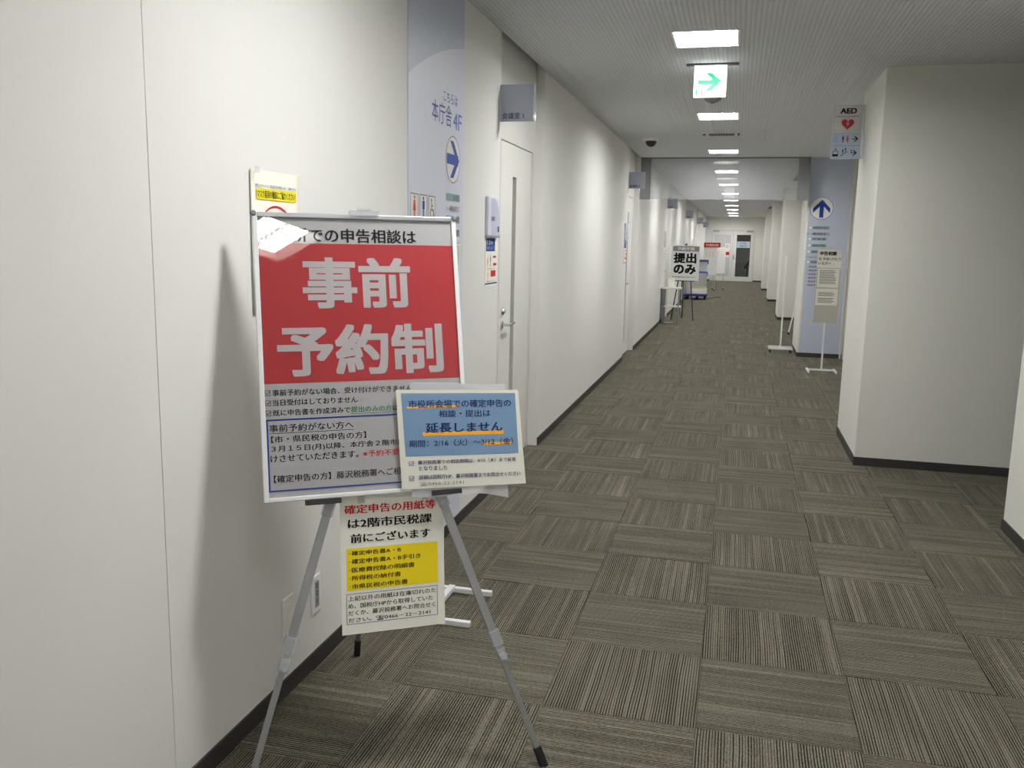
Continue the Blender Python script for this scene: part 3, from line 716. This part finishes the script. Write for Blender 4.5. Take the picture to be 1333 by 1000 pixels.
# small notice taped over the board's lower right corner
ang = math.radians(-1.75); SU = BU*math.cos(ang)+BV*math.sin(ang); SV = -BU*math.sin(ang)+BV*math.cos(ang)
t = frame('notice', bp(.3693, .0081, .0085), SU, SV); tag(t, 'blue and cream notice in a clear sleeve taped over the board\'s lower right corner', 'notice')
sl = MB(); n = 12; V = []
for i in range(n+1):
    x = .03+(.318-.03)*i/n; w = -.0025
    V += [(x, -.022-.004*math.sin(i*.6)-.012*(i/n)**4, w-.003*(i/n)**2), (x, .30+.004*math.sin(i*.5), w)]
sl.add(V, [(2*i, 2*i+2, 2*i+3, 2*i+1) for i in range(n)], True); sl.build('clear_sleeve', 'sleeve', t)
MB().face([(0, 0), (.3725, .002), (.3572, .2795), (-.0112, .2822)], 0).build('sheet', 'paper_cream', t)
MB().face([(.0125, .0925), (.3525, .092), (.3475, .2700), (.004, .2720)], .0006).build('blue_field', 'sky_ink', t)
a = MB(); z = .0010; a.face([(.0195, .2285), (.172, .2305), (.172, .2368), (.0195, .2335)], z); a.rect(.064, .3075, .1495, .1605, z); a.rect(.2407, .3337, .1185, .1265, z); a.build('orange_underline', 'orange_ink', t)
a = MB(); z = .0015
text(a, '市役所会場での確定申告の', .0247, .3331, .2295, .2525, z, .0003); text(a, '相談・提出は', .1127, .2686, .2020, .2225, z, .0003)
text(a, '延長しません', .0728, .3046, .1570, .1870, z, .0009); text(a, '期間：2/16（火）～3/12（金）', .0238, .3359, .1185, .1385, z, .0002)
text(a, '藤沢税務署での相談期間は、4/15（木）まで延長', .0479, .3436, .0685, .0808, z, .0002); text(a, 'となりました', .0506, .1343, .0511, .0639, z, .0003)
text(a, '詳細は国税庁HP、藤沢税務署までお問合せください', .0499, .3559, .0260, .0388, z, .0002)
for v in (.0655, .024): a.border(.0215, .0355, v, v+.013, .0011, z); a.line(.024, v+.007, .028, v+.0035, .0014, z); a.line(.028, v+.0035, .034, v+.011, .0014, z)
a.build('navy_lettering', 'navy_ink', t)
a = MB(); text(a, '☎0466-22-2141', .0514, .1808, .0075, .0200, z); a.build('grey_lettering', 'grey_ink', t)

# A3 sheet hanging below the board
t = frame('hanging_notice', (-1.00267, 2.11537, .42290), (.82066, .57113, -.01814), (-.07467, .13866, .98752)); tag(t, 'white notice with red heading and yellow list hanging below the white board', 'notice')
LWD, LHT = .2972, .395
MB().box(0, LWD, 0, LHT, -.0015, 0).build('sheet', 'paper', t)
MB().rect(.0154, .2789, .1225, .2405, .0005).build('yellow_field', 'yellow_ink', t)
a = MB(); z = .0010
text(a, '確定申告の用紙等', .0116, .2751, .336, .3627, z, .0009); a.build('red_lettering', 'text_red', t)
a = MB(); text(a, 'は2階市民税課', .0211, .2636, .2955, .3240, z, .0011); text(a, '前にございます', .0279, .2580, .2540, .2818, z, .0011)
for s_, u0, u1, v0, v1 in (('確定申告書A・B', .0300, .1708, .2199, .2335), ('確定申告書A・B手引き', .0297, .2280, .1964, .2110), ('医療費控除の明細書', .0295, .2095, .1724, .1870), ('所得税の納付書', .0290, .1690, .1501, .1642), ('市県民税の申告書', .0290, .1887, .1266, .1407)):
    text(a, s_, u0, u1, v0, v1, z, .0004); a.disc(.0243, (v0+v1)/2, .0015, z, n=8)
for s_, u1, v0 in (('上記以外の用紙は在庫切れのた', .2715, .0933), ('め、国税庁HPから取得していた', .2623, .0725), ('だくか、藤沢税務署へお問合せく', .2682, .0527), ('ださい。☎0466－22－2141', .2534, .0320)):
    text(a, s_, .0175, u1, v0, v0+.0140, z, .0002)
a.build('black_lettering', 'black_ink', t)
a = MB(); a.border(.0132, .2757, .0285, .1137, .0013, z); a.build('box_border', 'blue_ink', t)
for x in (.05, .235): MB().rect(x, x+.02, LHT-.03, LHT+.002, .0015).build('tape', 'sleeve', t)

# ------------------------------------------------------------------ pole sign stands (one behind the easel, one by the far pier)
def pole_stand(name, loc, rot, label):
    t = empty(name, loc, rot); tag(t, label, 'sign stand')
    pn = MB().box(-.142, .142, -.008, .004, .605, 1.495).build('sign_panel', 'paper_grey', t, .001)
    for x in (-.1435, .1425): MB().box(x-.001, x+.002, -.011, .006, .60, 1.50).build('panel_edge', 'white_plastic', t)
    MB().tube((0, .012, .03), (0, .012, 1.3), .011).build('pole', 'alu_white', t)
    MB().box(-.16, .16, .0, .028, .012, .034).build('base_bar', 'alu_white', t, .002)
    for x in (-.16, .16): MB().box(x-.012, x+.012, -.165, .165, .002, .024).build('foot', 'alu_white', t, .002)
    return t, pn
t, pn = pole_stand('pole_stand', (1.083, 11.3, 0), 0, 'white pole stand with a sheet reading consultation notice in front of the blue directory')
def local_text(items, name, m_, par, y, b=.001):
    a = MB()
    for it in items: text(a, *it, 0, b)
    o = a.build(name, m_, par); o.rotation_euler = (math.pi/2, 0, 0); o.location = (0, y, 0); return o
a = MB(); a.box(-.138, .138, -.011, -.008, 1.27, 1.49); a.build('heading_sheet', 'paper', t)
MB().box(-.128, .118, -.012, -.008, 1.035, 1.262).build('sheet', 'paper', t); MB().box(-.132, .120, -.012, -.008, .82, 1.02).build('sheet', 'paper', t)
local_text([('申告相談', -.118, .075, 1.418, 1.468)], 'lettering', 'black_ink', t, -.0118, .002)
local_text([('を予約されて', -.128, .132, 1.357, 1.395), ('いる方へ', -.128, .02, 1.305, 1.343)], 'lettering', 'black_ink', t, -.0118, .0009)
a = MB()
for z0, z1 in ((1.08, 1.235), (.935, .985), (.85, .905)):
    zc = z0
    while zc < z1: a.rect(-.105, .09 - .03*random.random(), zc, zc+.007, 0); zc += .017
o = a.build('fine_print', 'grey_ink', t); o.rotation_euler = (math.pi/2, 0, 0); o.location = (0, -.0125, 0)
t, pn = pole_stand('pole_stand', (-1.105, 3.305, 0), math.pi/2, 'white pole sign stand behind the easel by the left wall')

# rolling pole stand
t = empty('rolling_stand', (.68, 13.2, 0)); tag(t, 'tall thin white pole on a double bar base with black casters, left of the directory', 'stand')
MB().tube((0, 0, .07), (0, 0, 1.385), .012).build('pole', 'alu_white', t)
for y, z in ((-.05, .045), (.12, .055)): MB().box(-.17, .17, y-.015, y+.015, z, z+.025).build('base_bar', 'alu_white', t, .003)
MB().box(-.015, .015, -.05, .12, .05, .072).build('cross_bar', 'alu_white', t)
for x in (-.14, .14):
    for y in (-.05, .12):
        MB().tube((x-.012, y, .024), (x+.012, y, .024), .023, n=14).build('caster', 'rubber', t)
# white easel mostly hidden behind the second pier
t = empty('easel', (1.12, 16.0, 0)); tag(t, 'white easel leg poking out from behind the pier with the blue directory', 'easel')
for x, y in ((-.175, 0), (.3, 0), (.06, .45)): MB().tube((.06, .12, 1.3), (x, y, .03), .013).build('leg', 'alu_white', t); MB().tube((x, y, .04), (x-.004, y, 0), .016).build('rubber_foot', 'rubber', t)
MB().box(-.1, .25, .08, .11, 1.0, 1.03).build('crossbar', 'alu_white', t)

# ------------------------------------------------------------------ far easel with the submission board
t = empty('easel', (-1.0, 18.3, 0)); tag(t, 'black tripod easel under the submission sign board down the corridor', 'easel')
E0 = Vector((-1.0, 18.3, 0))
for a0, b0 in (((-.07, -.12, 1.2), (-.235, -.25, 0)), ((.07, -.12, 1.2), (.21, -.25, 0)), ((-.04, .05, 1.2), (-.05, .40, 0)), ((-.03, -.1, 1.2), (-.08, -.3, 0))):
    MB().tube(a0, b0, .011, n=8).build('leg', 'black_metal', t)
MB().box(-.2, .2, -.33, -.27, .785, .80).build('ledge', 'black_metal', t)
MB().box(-.012, .012, -.14, -.12, 1.1, 1.54).build('mast', 'black_metal', t)
t = empty('sign_board', (-1.0, 18.0, .80)); tag(t, 'white board reading submission only in large black characters on the black easel', 'sign board'); t.rotation_euler = (math.radians(-7), 0, 0)
MB().box(-.275, .275, 0, .012, 0, .705).build('panel', 'board_white', t, .002)
MB().box(-.255, .26, -.003, 0, .585, .685).build('grey_band', 'mesh_grey', t)
local_text([('予約不要', -.17, .17, .600, .668)], 'band_lettering', 'paper', t, -.0045, .003)
local_text([('提出', -.235, .215, .345, .555), ('のみ', -.225, .215, .125, .325)], 'lettering', 'black_ink', t, -.0025, .010)
local_text([('申告書の提出のみの方はこちらへ', -.25, .23, .055, .085)], 'small_lettering', 'green_ink', t, -.0025, .001)
MB().box(-.03, .02, -.01, .02, .70, .72).build('top_clip', 'black_metal', t)

# side table with paper box
t = empty('side_table', (-1.19, 17.25, 0)); tag(t, 'small white two tier side table with grey legs against the left wall', 'table')
MB().box(-.19, .19, -.17, .17, .665, .695).build('table_top', 'white_plastic', t, .006); MB().box(-.165, .185, -.15, .15, .315, .335).build('shelf', 'white_plastic', t, .004)
MB().box(-.165, -.115, -.15, .15, .0, .665).build('side_panel', 'grey_plastic', t, .003)
for y in (-.15, .15): MB().tube((.15, y, 0), (.15, y, .665), .010).build('leg', 'alu', t)
MB().box(-.165, .06, -.15, .15, 0, .012).build('base_plate', 'grey_plastic', t)
t = empty('paper_box', (-1.2, 17.3, .695)); tag(t, 'small white box standing on the side table', 'box')
MB().box(-.06, .06, -.06, .06, 0, .17).build('body', 'paper', t, .004); MB().box(-.062, .062, -.062, .062, .17, .185).build('lid', 'paper', t, .002)

# dolly with two clear bins
t = empty('platform_dolly', (-1.06, 25.4, 0)); tag(t, 'blue platform dolly with black casters beyond the black easel', 'dolly')
MB().box(-.33, .31, -.42, .42, .105, .165).build('platform', 'dolly_blue', t, .02)
for x in (-.24, .02, .24):
    for y in (-.33, .33): MB().tube((x-.02, y, .052), (x+.02, y, .052), .05, n=16).build('caster', 'rubber', t)
def bin_(z0, z1, lid, label, w=.27):
    t = empty('storage_bin', (-1.06, 25.4, z0)); tag(t, label, 'storage bin'); h = z1-z0; b = MB()
    P = [(-w+.02, -.3), (w-.02, -.3), (w-.02, .3), (-w+.02, .3)]; Q = [(-w, -.32), (w, -.32), (w, .32), (-w, .32)]
    b.add([(x, y, .001) for x, y in P]+[(x, y, h-.04) for x, y in Q], [(3, 2, 1, 0), (0, 1, 5, 4), (1, 2, 6, 5), (2, 3, 7, 6), (3, 0, 4, 7)]); b.build('body', 'bin_plastic', t)
    MB().box(-w-.015, w+.015, -.335, .335, h-.045, h).build('lid', lid, t, .01)
    for s in (-1, 1): MB().box(s*(w+.01)-.012, s*(w+.01)+.012, -.06, .06, h-.12, h-.01).build('latch', lid, t)
    return t
b1 = bin_(.165, .785, 'lid_blue', 'tall clear storage bin with a bright blue lid on the dolly'); bin_(.786, 1.10, 'lid_navy', 'clear storage bin with a navy lid on top of the taller bin')
t = empty('folded_paper', (-1.0, 25.3, .17)); tag(t, 'yellow folder lying inside the lower clear bin', 'folder')
MB().box(-.16, .2, -.2, .2, .13, .19).build('folder', 'yellow_bright', t); MB().box(-.19, .22, -.25, .25, 0, .13).build('paper_stack', 'paper', t)

# far display boards and the red header
def display(name, x, y, w, z0, z1, label, band=None):
    t = empty(name, (x, y, 0)); tag(t, label, 'display board')
    MB().box(-w/2, w/2, -.012, .012, z0, z1).build('panel', 'board_white', t, .002)
    for s in (-1, 1):
        MB().tube((s*(w/2-.03), .02, .05), (s*(w/2-.03), .02, z1), .012).build('post', 'alu', t); MB().box(s*(w/2-.03)-.015, s*(w/2-.03)+.015, -.22, .24, .05, .07).build('foot', 'alu', t)
        for yy in (-.2, .22): MB().tube((s*(w/2-.03)-.012, yy, .026), (s*(w/2-.03)+.012, yy, .026), .025, n=12).build('caster', 'rubber', t)
    for k in range(3):
        xx = -w/2+.06+k*(w-.12)/3
        MB().box(xx, xx+(w-.2)/3, -.016, -.012, z1-.32, z1-.07).build('pinned_sheet', 'paper', t)
        for q in range(3): MB().box(xx+.02, xx+(w-.2)/3-.03, -.018, -.016, z1-.28+.06*q, z1-.27+.06*q).build('print_line', 'grey_ink', t)
    return t
display('display_board', -.88, 30.4, .44, .52, 1.43, 'white display board on casters with pinned sheets, left one by the far doors')
display('display_board', -.60, 31.4, .42, .55, 1.45, 'white display board on casters with pinned sheets, right one by the far doors')
t = empty('header_sign', (-.83, 30.36, 1.435)); tag(t, 'red header sign with white lettering above the far display boards', 'sign')
MB().box(-.27, .27, -.01, .01, .0, .16).build('plate', 'text_red', t); MB().box(-.20, .20, -.014, -.01, .035, .12).build('raised_field', 'red_ink', t)
local_text([('申告書提出会場', -.2, .2, .04, .115)], 'lettering', 'paper', t, -.0155, .002)
t = empty('door_notice', (-.43, YE-.001, 1.02)); tag(t, 'white notice with a small square and a red block on the left far door', 'notice')
MB().box(-.10, .10, -.003, 0, 0, .56).build('sheet', 'paper', t)
a = MB(); a.border(-.055, .035, .40, .49, .014, 0); o = a.build('square_mark', 'dark_plastic', t); o.rotation_euler = (math.pi/2, 0, 0); o.location = (0, -.004, 0)
MB().box(-.10, .095, -.005, -.003, .08, .22).build('red_block', 'text_red', t)
tag(MB().path([(-.76, 25.6, .012), (-.66, 25.9, .01), (-.55, 26.3, .008), (-.42, 26.6, .008)], .009, 6).build('floor_cable', 'cable'), 'dark cable lying on the carpet beside the blue dolly', 'cable')
t = empty('handrail', (.55, 39.6, 0)); tag(t, 'dark sloping handrail seen through the glass of the right far door', 'handrail')
MB().bar((-.2, 0, .55), (.6, .3, 1.75), (1, 0, 0), [(-.06, -.03), (.06, -.03), (.06, .03), (-.06, .03)]).build('rail', 'black_metal', t, .01)
for x, z in ((-.1, .62), (.3, 1.2)): MB().tube((x, .04+x*.3, 0), (x, .04+x*.3, z), .02).build('post', 'black_metal', t)
light(-.2, .17, 40.2, 40.6, 'added ceiling light brightening the space beyond the far doors', None)  # unseen lamp, added to brighten the space behind the door glass
